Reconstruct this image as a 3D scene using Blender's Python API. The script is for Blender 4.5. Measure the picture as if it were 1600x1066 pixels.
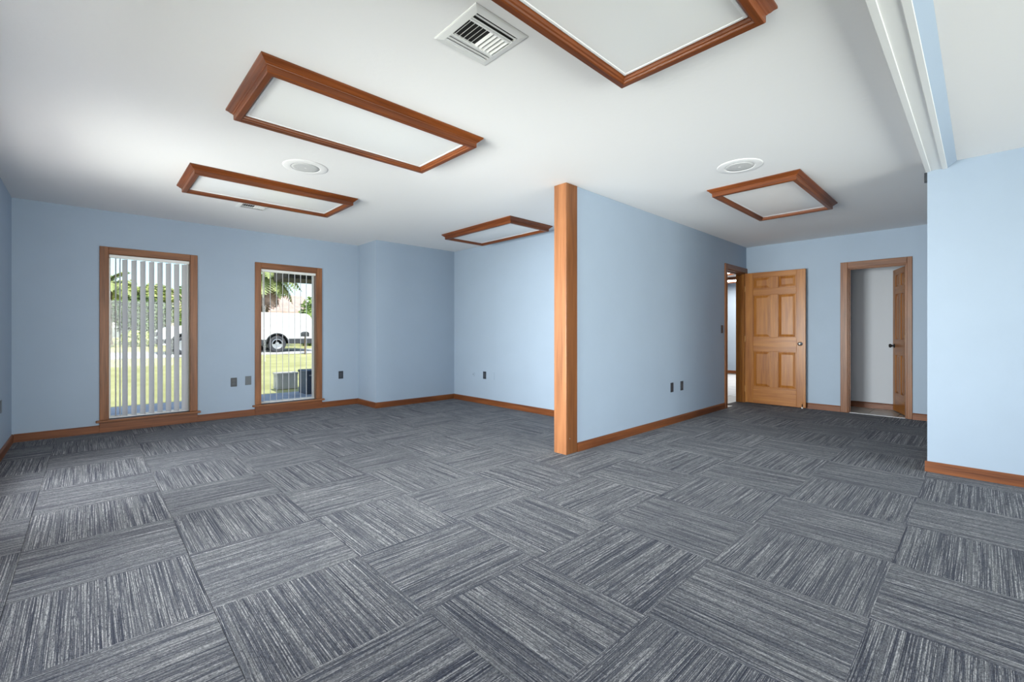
import bpy, bmesh, math, random
from mathutils import Vector, Matrix

# ------------------------------------------------------------------ clear
for o in list(bpy.data.objects):
    bpy.data.objects.remove(o, do_unlink=True)
scene = bpy.context.scene
COL = scene.collection

# ------------------------------------------------------------------ camera
# X runs along the window wall (to the right), Y runs from the camera to the window wall
H = 2.44            # main ceiling
HR = 2.41           # lower ceiling on the camera's side of the header
CAM_H = 1.095
ANG = math.atan2(735.0, 698.0)
cam_data = bpy.data.cameras.new('camera')
cam_data.sensor_width = 36.0
cam_data.lens = 36.0 * 698.0 / 1600.0
cam_data.shift_y = -13.0 / 1600.0
cam_data.clip_start = 0.02
cam_data.clip_end = 500
cam = bpy.data.objects.new('camera', cam_data)
cam.location = (0, 0, CAM_H)
cam.rotation_euler = (math.radians(90), 0, ANG - math.radians(90))
COL.objects.link(cam)
scene.camera = cam

# ------------------------------------------------------------------ view, world, sun, added window lamps
vs = scene.view_settings
vs.view_transform = 'Standard'
vs.look = 'None'
vs.exposure = 0.10
vs.gamma = 1.0
vs.use_curve_mapping = False

world = bpy.data.worlds.new('sky')
scene.world = world
world.use_nodes = True
wn = world.node_tree.nodes
wl = world.node_tree.links
wn.clear()
sky = wn.new('ShaderNodeTexSky')
sky.sky_type = 'NISHITA'
sky.sun_disc = False
sky.sun_elevation = math.radians(55)
sky.sun_rotation = math.radians(187)
sky.air_density = 1.0
sky.dust_density = 1.5
bg = wn.new('ShaderNodeBackground')
bg.inputs['Strength'].default_value = 0.30
wo = wn.new('ShaderNodeOutputWorld')
wl.new(sky.outputs['Color'], bg.inputs['Color'])
wl.new(bg.outputs['Background'], wo.inputs['Surface'])

sun_data = bpy.data.lights.new('sun', 'SUN')
sun_data.energy = 6.0
sun_data.angle = math.radians(0.6)
sun_data.color = (1.0, 0.96, 0.88)
sun = bpy.data.objects.new('sun', sun_data)
sun.rotation_euler = Vector((0.17, 0.72, -1.0)).to_track_quat('-Z', 'Y').to_euler()
sun.location = (0, -20, 30)
COL.objects.link(sun)


def area(name, loc, direction, sx, sy, power, color=(1, 1, 1), spread=180):
    d = bpy.data.lights.new(name, 'AREA')
    d.shape = 'RECTANGLE'
    d.size = sx
    d.size_y = sy
    d.energy = power
    d.color = color
    d.spread = math.radians(spread)
    o = bpy.data.objects.new(name, d)
    o.location = loc
    o.rotation_euler = Vector(direction).to_track_quat('-Z', 'Z').to_euler()
    COL.objects.link(o)
    return o


# area lamps added in unseen left and rear window openings to brighten the room
LEFT_WINDOWS = [(-2.4, -0.9), (-0.4, 1.1), (1.6, 3.1), (3.6, 5.1)]
LEFT_POWER = [(8, 110), (26, 85), (108, 76), (70, 115)]     # power and spread of added lamps reaching deep into the room
LEFT_WIDE = [0, 10, 9, 26]                              # added wide lamps that fill the ceiling near the left wall
REAR_WINDOWS = [(0.0, 1.9), (2.5, 4.4)]
WZ0, WZ1 = 0.10, 2.02
FILL_TINT = (1.0, 0.99, 0.975)
for (y0, y1), pw_ in zip(LEFT_WINDOWS, LEFT_POWER):
    area('window_fill_lamp', (-0.78, (y0 + y1) / 2, (WZ0 + WZ1) / 2), (1, 0, -0.03), y1 - y0, WZ1 - WZ0, pw_[0], FILL_TINT, pw_[1])
for (y0, y1), pw_ in zip(LEFT_WINDOWS, LEFT_WIDE):
    if pw_:
        area('window_fill_lamp', (-0.565, (y0 + y1) / 2, (WZ0 + WZ1) / 2), (1, 0, 0), y1 - y0 - 0.04, WZ1 - WZ0 - 0.04, pw_, FILL_TINT)
for (x0, x1) in REAR_WINDOWS:
    area('window_fill_lamp', ((x0 + x1) / 2, -3.23, (WZ0 + WZ1) / 2), (0, 1, 0.05), x1 - x0, WZ1 - WZ0, 66, FILL_TINT, 115)


# ------------------------------------------------------------------ materials
def new_mat(name):
    m = bpy.data.materials.new(name)
    m.use_nodes = True
    nt = m.node_tree
    b = nt.nodes['Principled BSDF']
    return m, nt, b


def plain(name, col, rough=0.5, metal=0.0, spec=None, noise=0.0, nscale=20.0, bump=0.0, bscale=200.0):
    m, nt, b = new_mat(name)
    b.inputs['Base Color'].default_value = (*col, 1)
    b.inputs['Roughness'].default_value = rough
    b.inputs['Metallic'].default_value = metal
    if spec is not None:
        b.inputs['Specular IOR Level'].default_value = spec
    tc = nt.nodes.new('ShaderNodeTexCoord')
    if noise > 0:
        n = nt.nodes.new('ShaderNodeTexNoise')
        n.inputs['Scale'].default_value = nscale
        n.inputs['Detail'].default_value = 4
        nt.links.new(tc.outputs['Object'], n.inputs['Vector'])
        r = nt.nodes.new('ShaderNodeValToRGB')
        r.color_ramp.elements[0].position = 0.3
        r.color_ramp.elements[1].position = 0.7
        r.color_ramp.elements[0].color = (*[max(0, c * (1 - noise)) for c in col], 1)
        r.color_ramp.elements[1].color = (*[min(1, c * (1 + noise)) for c in col], 1)
        nt.links.new(n.outputs['Fac'], r.inputs['Fac'])
        nt.links.new(r.outputs['Color'], b.inputs['Base Color'])
    if bump > 0:
        n2 = nt.nodes.new('ShaderNodeTexNoise')
        n2.inputs['Scale'].default_value = bscale
        n2.inputs['Detail'].default_value = 3
        nt.links.new(tc.outputs['Object'], n2.inputs['Vector'])
        bp = nt.nodes.new('ShaderNodeBump')
        bp.inputs['Strength'].default_value = bump
        bp.inputs['Distance'].default_value = 0.01
        nt.links.new(n2.outputs['Fac'], bp.inputs['Height'])
        nt.links.new(bp.outputs['Normal'], b.inputs['Normal'])
    return m


def wood(name, dark, light, axis, rough=0.38, fine=90.0, seedv=0.0):
    """stained wood with the grain running along one local axis"""
    m, nt, b = new_mat(name)
    tc = nt.nodes.new('ShaderNodeTexCoord')
    info = nt.nodes.new('ShaderNodeObjectInfo')
    add = nt.nodes.new('ShaderNodeVectorMath')
    add.operation = 'ADD'
    mul = nt.nodes.new('ShaderNodeMath')
    mul.operation = 'MULTIPLY'
    mul.inputs[1].default_value = 17.0
    nt.links.new(info.outputs['Random'], mul.inputs[0])
    nt.links.new(tc.outputs['Object'], add.inputs[0])
    nt.links.new(mul.outputs[0], add.inputs[1])

    def streak(across, along, detail):
        mp = nt.nodes.new('ShaderNodeMapping')
        s = [across, across, across]
        s['xyz'.index(axis)] = along
        mp.inputs['Scale'].default_value = s
        nt.links.new(add.outputs[0], mp.inputs['Vector'])
        n = nt.nodes.new('ShaderNodeTexNoise')
        n.inputs['Scale'].default_value = 1.0
        n.inputs['Detail'].default_value = detail
        n.inputs['Distortion'].default_value = 0.6
        nt.links.new(mp.outputs['Vector'], n.inputs['Vector'])
        return n
    n1 = streak(14.0, 1.1, 4)
    n2 = streak(fine, 2.5, 3)
    mix = nt.nodes.new('ShaderNodeMath')
    mix.operation = 'MULTIPLY_ADD'
    mix.inputs[1].default_value = 0.45
    half = nt.nodes.new('ShaderNodeMath')
    half.operation = 'MULTIPLY'
    half.inputs[1].default_value = 0.55
    nt.links.new(n1.outputs['Fac'], half.inputs[0])
    nt.links.new(n2.outputs['Fac'], mix.inputs[0])
    nt.links.new(half.outputs[0], mix.inputs[2])
    r = nt.nodes.new('ShaderNodeValToRGB')
    r.color_ramp.elements[0].position = 0.33
    r.color_ramp.elements[1].position = 0.66
    r.color_ramp.elements[0].color = (*dark, 1)
    r.color_ramp.elements[1].color = (*light, 1)
    nt.links.new(mix.outputs[0], r.inputs['Fac'])
    nt.links.new(r.outputs['Color'], b.inputs['Base Color'])
    b.inputs['Roughness'].default_value = rough
    b.inputs['Specular IOR Level'].default_value = 0.35
    bp = nt.nodes.new('ShaderNodeBump')
    bp.inputs['Strength'].default_value = 0.12
    bp.inputs['Distance'].default_value = 0.004
    nt.links.new(n2.outputs['Fac'], bp.inputs['Height'])
    nt.links.new(bp.outputs['Normal'], b.inputs['Normal'])
    return m


def carpet_material():
    """looped carpet tile: navy ground with broken grey yarn lines along local Y"""
    m, nt, b = new_mat('carpet_tile')
    L = nt.links.new
    tc = nt.nodes.new('ShaderNodeTexCoord')
    info = nt.nodes.new('ShaderNodeObjectInfo')
    mul = nt.nodes.new('ShaderNodeMath')
    mul.operation = 'MULTIPLY'
    mul.inputs[1].default_value = 53.0
    L(info.outputs['Random'], mul.inputs[0])
    add = nt.nodes.new('ShaderNodeVectorMath')
    add.operation = 'ADD'
    L(tc.outputs['Object'], add.inputs[0])
    L(mul.outputs[0], add.inputs[1])

    def streak(across, along, detail, rough=0.5):
        mp = nt.nodes.new('ShaderNodeMapping')
        mp.inputs['Scale'].default_value = (across, along, 1)
        L(add.outputs[0], mp.inputs['Vector'])
        n = nt.nodes.new('ShaderNodeTexNoise')
        n.inputs['Scale'].default_value = 1.0
        n.inputs['Detail'].default_value = detail
        n.inputs['Roughness'].default_value = rough
        L(mp.outputs['Vector'], n.inputs['Vector'])
        return n.outputs['Fac']

    def ramp(fac, stops):
        r = nt.nodes.new('ShaderNodeValToRGB')
        r.color_ramp.elements[0].position = stops[0][0]
        r.color_ramp.elements[0].color = (*stops[0][1], 1)
        r.color_ramp.elements[1].position = stops[-1][0]
        r.color_ramp.elements[1].color = (*stops[-1][1], 1)
        for p, c in stops[1:-1]:
            e = r.color_ramp.elements.new(p)
            e.color = (*c, 1)
        L(fac, r.inputs['Fac'])
        return r.outputs['Color']

    def mixc(kind, fac, a, c):
        x = nt.nodes.new('ShaderNodeMix')
        x.data_type = 'RGBA'
        x.blend_type = kind
        if isinstance(fac, float):
            x.inputs['Factor'].default_value = fac
        else:
            L(fac, x.inputs['Factor'])
        L(a, x.inputs['A'])
        L(c, x.inputs['B'])
        return x.outputs['Result']
    # broad bands of ground yarn
    ground = ramp(streak(52, 1.0, 3), [(0.32, CARPET_DARK), (0.5, CARPET_MID), (0.68, CARPET_LIGHT)])
    # thin broken light yarns
    lines = ramp(streak(290, 1.8, 3, 0.75), [(0.51, (0, 0, 0)), (0.59, (1, 1, 1))])
    # thin dark gaps
    gaps = ramp(streak(150, 1.2, 2, 0.6), [(0.36, (0.8, 0.8, 0.8)), (0.45, (0, 0, 0))])
    # loop grain
    loops = streak(300, 130, 2, 0.7)
    breaks = ramp(streak(210, 34, 2, 0.6), [(0.36, (0.15, 0.15, 0.15)), (0.52, (1, 1, 1))])
    yarn = nt.nodes.new('ShaderNodeRGB')
    yarn.outputs[0].default_value = (*CARPET_YARN, 1)
    deep = nt.nodes.new('ShaderNodeRGB')
    deep.outputs[0].default_value = (*CARPET_DEEP, 1)
    c = mixc('MIX', gaps, ground, deep.outputs[0])
    half = nt.nodes.new('ShaderNodeMath')
    half.operation = 'MULTIPLY'
    half.inputs[1].default_value = 0.85
    L(mixc('MULTIPLY', 1.0, lines, breaks), half.inputs[0])
    c = mixc('MIX', half.outputs[0], c, yarn.outputs[0])
    lp = ramp(loops, [(0.32, (0.42, 0.42, 0.44)), (0.68, (1.55, 1.55, 1.53))])
    c = mixc('MULTIPLY', 0.9, c, lp)
    L(c, b.inputs['Base Color'])
    b.inputs['Roughness'].default_value = 0.9
    b.inputs['Specular IOR Level'].default_value = 0.15
    b.inputs['Sheen Weight'].default_value = 0.05
    b.inputs['Sheen Roughness'].default_value = 0.5
    bp = nt.nodes.new('ShaderNodeBump')
    bp.inputs['Strength'].default_value = 0.5
    bp.inputs['Distance'].default_value = 0.004
    L(loops, bp.inputs['Height'])
    L(bp.outputs['Normal'], b.inputs['Normal'])
    return m


CARPET_DEEP = (0.013, 0.017, 0.035)
CARPET_DARK = (0.036, 0.040, 0.059)
CARPET_MID = (0.074, 0.079, 0.096)
CARPET_LIGHT = (0.122, 0.125, 0.137)
CARPET_YARN = (0.40, 0.395, 0.395)

M = {}
M['blue'] = plain('wall_paint_blue', (0.350, 0.424, 0.522), 0.55, spec=0.25, noise=0.015, nscale=3, bump=0.06, bscale=350)
M['pale'] = plain('wall_paint_grey', (0.55, 0.575, 0.625), 0.55, spec=0.25, bump=0.05, bscale=300)
M['ceil'] = plain('ceiling_paint', (0.82, 0.812, 0.815), 0.8, spec=0.1, bump=0.10, bscale=28)
M['white'] = plain('white_trim_paint', (0.80, 0.80, 0.79), 0.4)
M['vinyl'] = plain('white_vinyl', (0.82, 0.82, 0.80), 0.35)
M['carpet'] = carpet_material()
M['backing'] = plain('carpet_backing', (0.03, 0.03, 0.035), 0.9)
TR_D, TR_L = (0.125, 0.042, 0.014), (0.31, 0.122, 0.047)
BB_D, BB_L = (0.095, 0.026, 0.008), (0.24, 0.078, 0.024)
M['base_x'] = wood('baseboard_wood_x', BB_D, BB_L, 'x')
M['base_y'] = wood('baseboard_wood_y', BB_D, BB_L, 'y')
M['trim_x'] = wood('trim_wood_x', TR_D, TR_L, 'x')
M['trim_y'] = wood('trim_wood_y', TR_D, TR_L, 'y')
M['trim_z'] = wood('trim_wood_z', TR_D, TR_L, 'z')
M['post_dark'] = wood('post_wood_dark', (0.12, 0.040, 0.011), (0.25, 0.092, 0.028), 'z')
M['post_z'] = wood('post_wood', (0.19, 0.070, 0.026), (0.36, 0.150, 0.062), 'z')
DR_D, DR_L = (0.23, 0.070, 0.011), (0.45, 0.180, 0.038)
M['door_y'] = wood('door_wood_y', DR_D, DR_L, 'y', 0.32, 60)
M['door_z'] = wood('door_wood_z', DR_D, DR_L, 'z', 0.32, 60)
LT_D, LT_L = (0.075, 0.017, 0.0035), (0.215, 0.056, 0.010)
M['lamp_x'] = wood('lamp_frame_wood_x', LT_D, LT_L, 'x')
M['lamp_y'] = wood('lamp_frame_wood_y', LT_D, LT_L, 'y')
M['diff'] = plain('acrylic_diffuser', (0.82, 0.82, 0.82), 0.35)
M['lampmetal'] = plain('lamp_pan_white', (0.84, 0.85, 0.86), 0.4)
M['vent'] = plain('vent_white', (0.74, 0.74, 0.73), 0.45)
M['ventdark'] = plain('vent_duct_dark', (0.015, 0.015, 0.015), 0.8)
M['grille'] = plain('speaker_grille', (0.60, 0.60, 0.60), 0.6, bump=0.3, bscale=500)
M['plate'] = plain('dark_plate', (0.022, 0.027, 0.036), 0.35)
M['plate_in'] = plain('dark_receptacle', (0.05, 0.055, 0.065), 0.4)
M['plate_grey'] = plain('grey_plate', (0.10, 0.115, 0.13), 0.4)
M['slot'] = plain('slot_black', (0.004, 0.004, 0.004), 0.6)
M['steel'] = plain('brushed_steel', (0.62, 0.60, 0.57), 0.22, 1.0)
M['bronze'] = plain('dark_bronze', (0.02, 0.02, 0.022), 0.3, 0.6)
M['brass'] = plain('brass', (0.85, 0.58, 0.28), 0.3, 1.0)
M['rubber'] = plain('white_rubber', (0.85, 0.84, 0.82), 0.5)
M['tile'] = plain('beige_tile', (0.40, 0.365, 0.32), 0.3, noise=0.12, nscale=9)
M['tile_glare'] = plain('tile_window_glare', (0.66, 0.66, 0.68), 0.3, noise=0.1, nscale=6)  # pale tone stands for window brightness on the floor
M['grout'] = plain('grout', (0.07, 0.06, 0.05), 0.9)
M['siding'] = plain('exterior_stucco', (0.62, 0.60, 0.55), 0.9)
M['concrete'] = plain('concrete', (0.42, 0.43, 0.45), 0.9, noise=0.15, nscale=3)
M['road'] = plain('pale_road', (0.50, 0.49, 0.47), 0.9, noise=0.08, nscale=2)
M['shingle'] = plain('porch_roof', (0.06, 0.045, 0.03), 0.9, noise=0.5, nscale=12)
M['bluebox'] = plain('blue_grey_box', (0.06, 0.075, 0.11), 0.6)
M['bark'] = plain('bark', (0.16, 0.115, 0.08), 0.9, noise=0.4, nscale=6)
M['palmskirt'] = plain('dry_palm', (0.40, 0.27, 0.21), 0.9, noise=0.4, nscale=5)
M['carwhite'] = plain('car_white', (0.86, 0.87, 0.88), 0.25)
M['carglass'] = plain('car_glass', (0.03, 0.035, 0.04), 0.1)
M['cardark'] = plain('car_dark', (0.035, 0.036, 0.042), 0.6)
M['rim'] = plain('wheel_rim', (0.55, 0.56, 0.58), 0.35, 0.7)
M['lens'] = plain('headlight_lens', (0.6, 0.62, 0.65), 0.15)
M['roofpink'] = plain('tan_roof', (0.50, 0.36, 0.30), 0.9, noise=0.2, nscale=3)
M['tan'] = plain('tan_wall', (0.45, 0.38, 0.30), 0.9)
M['stripe'] = plain('grey_stripe', (0.35, 0.37, 0.40), 0.6)


def leaf_mat(name, a, c, scale=3.0):
    m, nt, b = new_mat(name)
    tc = nt.nodes.new('ShaderNodeTexCoord')
    n = nt.nodes.new('ShaderNodeTexNoise')
    n.inputs['Scale'].default_value = scale
    n.inputs['Detail'].default_value = 3
    nt.links.new(tc.outputs['Object'], n.inputs['Vector'])
    r = nt.nodes.new('ShaderNodeValToRGB')
    r.color_ramp.elements[0].position = 0.35
    r.color_ramp.elements[1].position = 0.65
    r.color_ramp.elements[0].color = (*a, 1)
    r.color_ramp.elements[1].color = (*c, 1)
    nt.links.new(n.outputs['Fac'], r.inputs['Fac'])
    nt.links.new(r.outputs['Color'], b.inputs['Base Color'])
    b.inputs['Roughness'].default_value = 0.6
    b.inputs['Transmission Weight'].default_value = 0.0
    return m


M['leaf_dark'] = leaf_mat('leaf_dark', (0.05, 0.09, 0.025), (0.14, 0.22, 0.05))
M['leaf_mid'] = leaf_mat('leaf_mid', (0.13, 0.21, 0.05), (0.30, 0.42, 0.11))
M['leaf_yellow'] = leaf_mat('leaf_yellow', (0.28, 0.33, 0.09), (0.50, 0.54, 0.20))
M['palm'] = leaf_mat('palm_leaf', (0.16, 0.22, 0.07), (0.42, 0.45, 0.18))
M['lawn'] = leaf_mat('lawn_grass', (0.36, 0.345, 0.115), (0.50, 0.475, 0.20), 1.3)


def glass_mat():
    m, nt, b = new_mat('window_glass')
    nt.nodes.remove(b)
    out = nt.nodes['Material Output']
    tr = nt.nodes.new('ShaderNodeBsdfTransparent')
    tr.inputs['Color'].default_value = (0.90, 0.93, 0.93, 1)
    gl = nt.nodes.new('ShaderNodeBsdfGlossy')
    gl.inputs['Roughness'].default_value = 0.02
    fr = nt.nodes.new('ShaderNodeFresnel')
    fr.inputs['IOR'].default_value = 1.3
    mx = nt.nodes.new('ShaderNodeMixShader')
    nt.links.new(fr.outputs[0], mx.inputs[0])
    nt.links.new(tr.outputs[0], mx.inputs[1])
    nt.links.new(gl.outputs[0], mx.inputs[2])
    nt.links.new(mx.outputs[0], out.inputs['Surface'])
    return m


M['glass'] = glass_mat()


def slat_mat():
    m, nt, b = new_mat('blind_vinyl')
    b.inputs['Base Color'].default_value = (0.90, 0.89, 0.90, 1)
    b.inputs['Roughness'].default_value = 0.5
    out = nt.nodes['Material Output']
    tl = nt.nodes.new('ShaderNodeBsdfTranslucent')
    tl.inputs['Color'].default_value = (0.88, 0.865, 0.88, 1)
    mx = nt.nodes.new('ShaderNodeMixShader')
    mx.inputs[0].default_value = 0.45
    nt.links.new(b.outputs[0], mx.inputs[1])
    nt.links.new(tl.outputs[0], mx.inputs[2])
    nt.links.new(mx.outputs[0], out.inputs['Surface'])
    return m


M['slat'] = slat_mat()


def lit_mat():
    m, nt, b = new_mat('lit_diffuser')
    b.inputs['Base Color'].default_value = (0.9, 0.9, 0.9, 1)
    b.inputs['Emission Color'].default_value = (1.0, 0.95, 0.86, 1)
    b.inputs['Emission Strength'].default_value = 24.0
    return m


M['lit'] = lit_mat()


# ------------------------------------------------------------------ mesh helpers
def finish(name, bm, mat, parent=None, loc=None, smooth=False):
    me = bpy.data.meshes.new(name)
    bmesh.ops.recalc_face_normals(bm, faces=bm.faces)
    bm.to_mesh(me)
    bm.free()
    if smooth:
        for p in me.polygons:
            p.use_smooth = True
    me.materials.append(mat)
    o = bpy.data.objects.new(name, me)
    COL.objects.link(o)
    if parent is not None:
        o.parent = parent
    if loc is not None:
        o.location = loc
    return o


def add_box(bm, x0, x1, y0, y1, z0, z1, bevel=0.0, seg=1):
    vs_ = [bm.verts.new(p) for p in ((x0, y0, z0), (x1, y0, z0), (x1, y1, z0), (x0, y1, z0),
                                     (x0, y0, z1), (x1, y0, z1), (x1, y1, z1), (x0, y1, z1))]
    fs = [bm.faces.new([vs_[i] for i in f]) for f in ((0, 3, 2, 1), (4, 5, 6, 7), (0, 1, 5, 4),
                                                      (1, 2, 6, 5), (2, 3, 7, 6), (3, 0, 4, 7))]
    if bevel > 0:
        es = list({e for f in fs for e in f.edges})
        bmesh.ops.bevel(bm, geom=es, offset=bevel, segments=seg, affect='EDGES', profile=0.5)


def boxes(name, lst, mat, parent=None, bevel=0.0, seg=1, loc=None):
    bm = bmesh.new()
    for b_ in lst:
        add_box(bm, *b_, bevel=bevel, seg=seg)
    return finish(name, bm, mat, parent, loc)


def prism(name, pts, axis, a0, a1, mat, parent=None, bevel=0.0):
    """closed polygon extruded along an axis; pts are the two other coordinates in order"""
    bm = bmesh.new()
    add_prism(bm, pts, axis, a0, a1)
    if bevel > 0:
        bmesh.ops.bevel(bm, geom=list(bm.edges), offset=bevel, segments=2, affect='EDGES', profile=0.5)
    return finish(name, bm, mat, parent)


def add_prism(bm, pts, axis, a0, a1):
    def P(u, v, a):
        if axis == 'x':
            return (a, u, v)
        if axis == 'y':
            return (u, a, v)
        return (u, v, a)
    lo = [bm.verts.new(P(u, v, a0)) for u, v in pts]
    hi = [bm.verts.new(P(u, v, a1)) for u, v in pts]
    n = len(pts)
    bm.faces.new(lo)
    bm.faces.new(hi[::-1])
    for i in range(n):
        bm.faces.new((lo[i], lo[(i + 1) % n], hi[(i + 1) % n], hi[i]))


def add_lathe(bm, prof, seg=32, mat4=None):
    """profile of (radius, height) turned about Z; mat4 moves it"""
    rings = []
    for r, z in prof:
        if r < 1e-6:
            rings.append([bm.verts.new((0, 0, z))])
        else:
            rings.append([bm.verts.new((r * math.cos(2 * math.pi * i / seg), r * math.sin(2 * math.pi * i / seg), z)) for i in range(seg)])
    new = [v for r in rings for v in r]
    for a, b in zip(rings[:-1], rings[1:]):
        for i in range(seg):
            j = (i + 1) % seg
            if len(a) == 1 and len(b) == 1:
                continue
            if len(a) == 1:
                bm.faces.new((a[0], b[i], b[j]))
            elif len(b) == 1:
                bm.faces.new((a[i], b[0], a[j]))
            else:
                bm.faces.new((a[i], b[i], b[j], a[j]))
    if mat4 is not None:
        bmesh.ops.transform(bm, matrix=mat4, verts=new)


def add_tube(bm, p0, p1, r0, r1=None, seg=8):
    r1 = r0 if r1 is None else r1
    p0, p1 = Vector(p0), Vector(p1)
    d = p1 - p0
    q = d.to_track_quat('Z', 'Y').to_matrix().to_4x4()
    add_lathe(bm, [(0, 0), (r0, 0), (r1, d.length), (0, d.length)], seg, Matrix.Translation(p0) @ q)


def empty(name, loc=(0, 0, 0), rotz=0.0):
    o = bpy.data.objects.new(name, None)
    o.empty_display_size = 0.1
    o.location = loc
    o.rotation_euler = (0, 0, rotz)
    COL.objects.link(o)
    return o


def tag(o, label, cat, group=None, kind=None):
    o['label'] = label
    o['category'] = cat
    if group:
        o['group'] = group
    if kind:
        o['kind'] = kind
    return o


def struct(o, label, cat):
    return tag(o, label, cat, kind='structure')


# ------------------------------------------------------------------ plan of the place
XL = -0.55       # left wall
YW = 6.65        # window wall
XJ = 3.03        # jog in the window wall
YA = 6.05        # far wall of the alcove
XA = 4.42        # right wall of the alcove
YP = 2.57        # partition, face towards the camera
PT = 0.13        # its thickness
XB = 7.55        # back wall with the doors
XR = 4.81        # near right wall
YR = 0.30        # its corner
YB = -3.0        # rear wall (behind the camera)
T = 0.15

# ------------------------------------------------------------------ floor of carpet tiles
floor = boxes('floor', [(XL - T, XR, YB - T, YW + T, -0.12, -0.0065), (XR, XB, YR - 0.1, YP + 0.0, -0.12, -0.0065)], M['backing'])
struct(floor, 'blue-grey striped carpet tile floor laid quarter-turned across the room', 'floor')
TX0, TPX = 0.362, 0.604
TY0, TPY = 0.298, 0.601


def tile_mesh():
    bm = bmesh.new()
    hx, hy = TPX / 2 - 0.0006, TPX / 2 - 0.0006
    add_box(bm, -hx, hx, -hy, hy, -0.0065, 0.0)
    top = [e for e in bm.edges if all(v.co.z > -0.001 for v in e.verts)]
    bmesh.ops.bevel(bm, geom=top, offset=0.0022, segments=2, affect='EDGES', profile=0.5)
    me = bpy.data.meshes.new('carpet_tile')
    bmesh.ops.recalc_face_normals(bm, faces=bm.faces)
    bm.to_mesh(me)
    bm.free()
    me.materials.append(M['carpet'])
    return me


tile_me = tile_mesh()
rnd = random.Random(4)
for ix in range(-2, 13):
    for iy in range(-6, 11):
        cx = TX0 + (ix + 0.5) * TPX
        cy = TY0 + (iy + 0.5) * TPY
        x0, x1, y0, y1 = cx - TPX / 2, cx + TPX / 2, cy - TPY / 2, cy + TPY / 2
        if x1 < XL or y1 < YB or y0 > YW:
            continue
        ok = False
        if x0 < XR and y1 > YB and y0 < YP:
            ok = True
        if x0 < XA and y0 < YA:
            ok = True
        if x0 < XJ and y0 < YW:
            ok = True
        if x0 < XB and y1 > YR and y0 < YP:
            ok = True
        if not ok:
            continue
        t = bpy.data.objects.new('carpet_tile', tile_me)
        COL.objects.link(t)
        t.parent = floor
        t.location = (cx, cy, rnd.uniform(-0.0005, 0.0005))
        t.rotation_euler = (0, 0, (0 if (ix + iy) % 2 == 0 else math.pi / 2) + (math.pi if rnd.random() < 0.5 else 0))

# ------------------------------------------------------------------ ceilings
ceil = boxes('ceiling', [(XL - T, XB + 5.3, 0.19, YW + T, H, H + 0.12)], M['ceil'])
struct(ceil, 'white trowel-textured ceiling over the main room', 'ceiling')
ceil2 = boxes('ceiling_near', [(XL - T, XR + T, YB - T, 0.19, HR, H + 0.12)], M['ceil'])
struct(ceil2, 'white ceiling on the near side of the header beam', 'ceiling')


# ------------------------------------------------------------------ walls
def wall_run(name, axis, a0, a1, p, q, openings, mat, label, z1=H + 0.0):
    """wall box with rectangular openings (a, b, z0, z1) along its axis; p..q is its thickness"""
    lst = []

    def add(u0, u1, z0_, z1_):
        if u1 - u0 < 1e-4 or z1_ - z0_ < 1e-4:
            return
        lst.append((u0, u1, p, q, z0_, z1_) if axis == 'x' else (p, q, u0, u1, z0_, z1_))
    cur = a0
    for (u0, u1, oz0, oz1) in sorted(openings):
        add(cur, u0, 0, z1)
        add(u0, u1, 0, oz0)
        add(u0, u1, oz1, z1)
        cur = u1
    add(cur, a1, 0, z1)
    o = boxes(name, lst, mat)
    return struct(o, label, 'wall')


W1 = (0.160, 0.910, 0.135, 1.975)
W2 = (1.675, 2.412, 0.135, 1.965)
wall_run('wall_far', 'x', XL - T, XJ + T, YW, YW + T, [W1, W2], M['blue'], 'light blue window wall with two tall windows')
wall_run('wall_left', 'y', YB, YW, XL - T, XL, [(a, b, WZ0, WZ1) for a, b in LEFT_WINDOWS], M['blue'], 'light blue wall at the left edge of the room')
wall_run('wall_jog', 'y', YA + T, YW, XJ, XJ + T, [], M['blue'], 'narrow light blue return beside the second window')
wall_run('wall_alcove_far', 'x', XJ, XA + 0.1, YA, YA + T, [], M['blue'], 'light blue far wall of the alcove')
wall_run('wall_alcove_right', 'y', YP + PT, YA, XA, XA + 0.1, [], M['blue'], 'light blue alcove wall behind the wooden post')
DO1 = (6.75, 7.49, 0.0, 2.03)
wall_run('wall_partition', 'x', 3.245, XB, YP, YP + PT, [DO1], M['blue'], 'light blue partition wall running from the wooden post to the doors')
DO2 = (0.655, 1.275, 0.0, 1.985)
wall_run('wall_back', 'y', YR, YP, XB, XB + 0.1, [DO2], M['blue'], 'light blue back wall behind the open six-panel door')
wall_run('wall_right', 'y', YB, YR - 0.1, XR, XR + 0.1, [], M['blue'], 'light blue wall at the right edge of the room')
wall_run('wall_hall_side', 'x', XR, XB, YR - 0.1, YR, [], M['blue'], 'light blue side wall of the passage to the doors')
wall_run('wall_rear', 'x', XL - T, XR + 0.1, YB - T, YB, [(a, b, WZ0, WZ1) for a, b in REAR_WINDOWS], M['blue'], 'light blue wall behind the camera')

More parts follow.
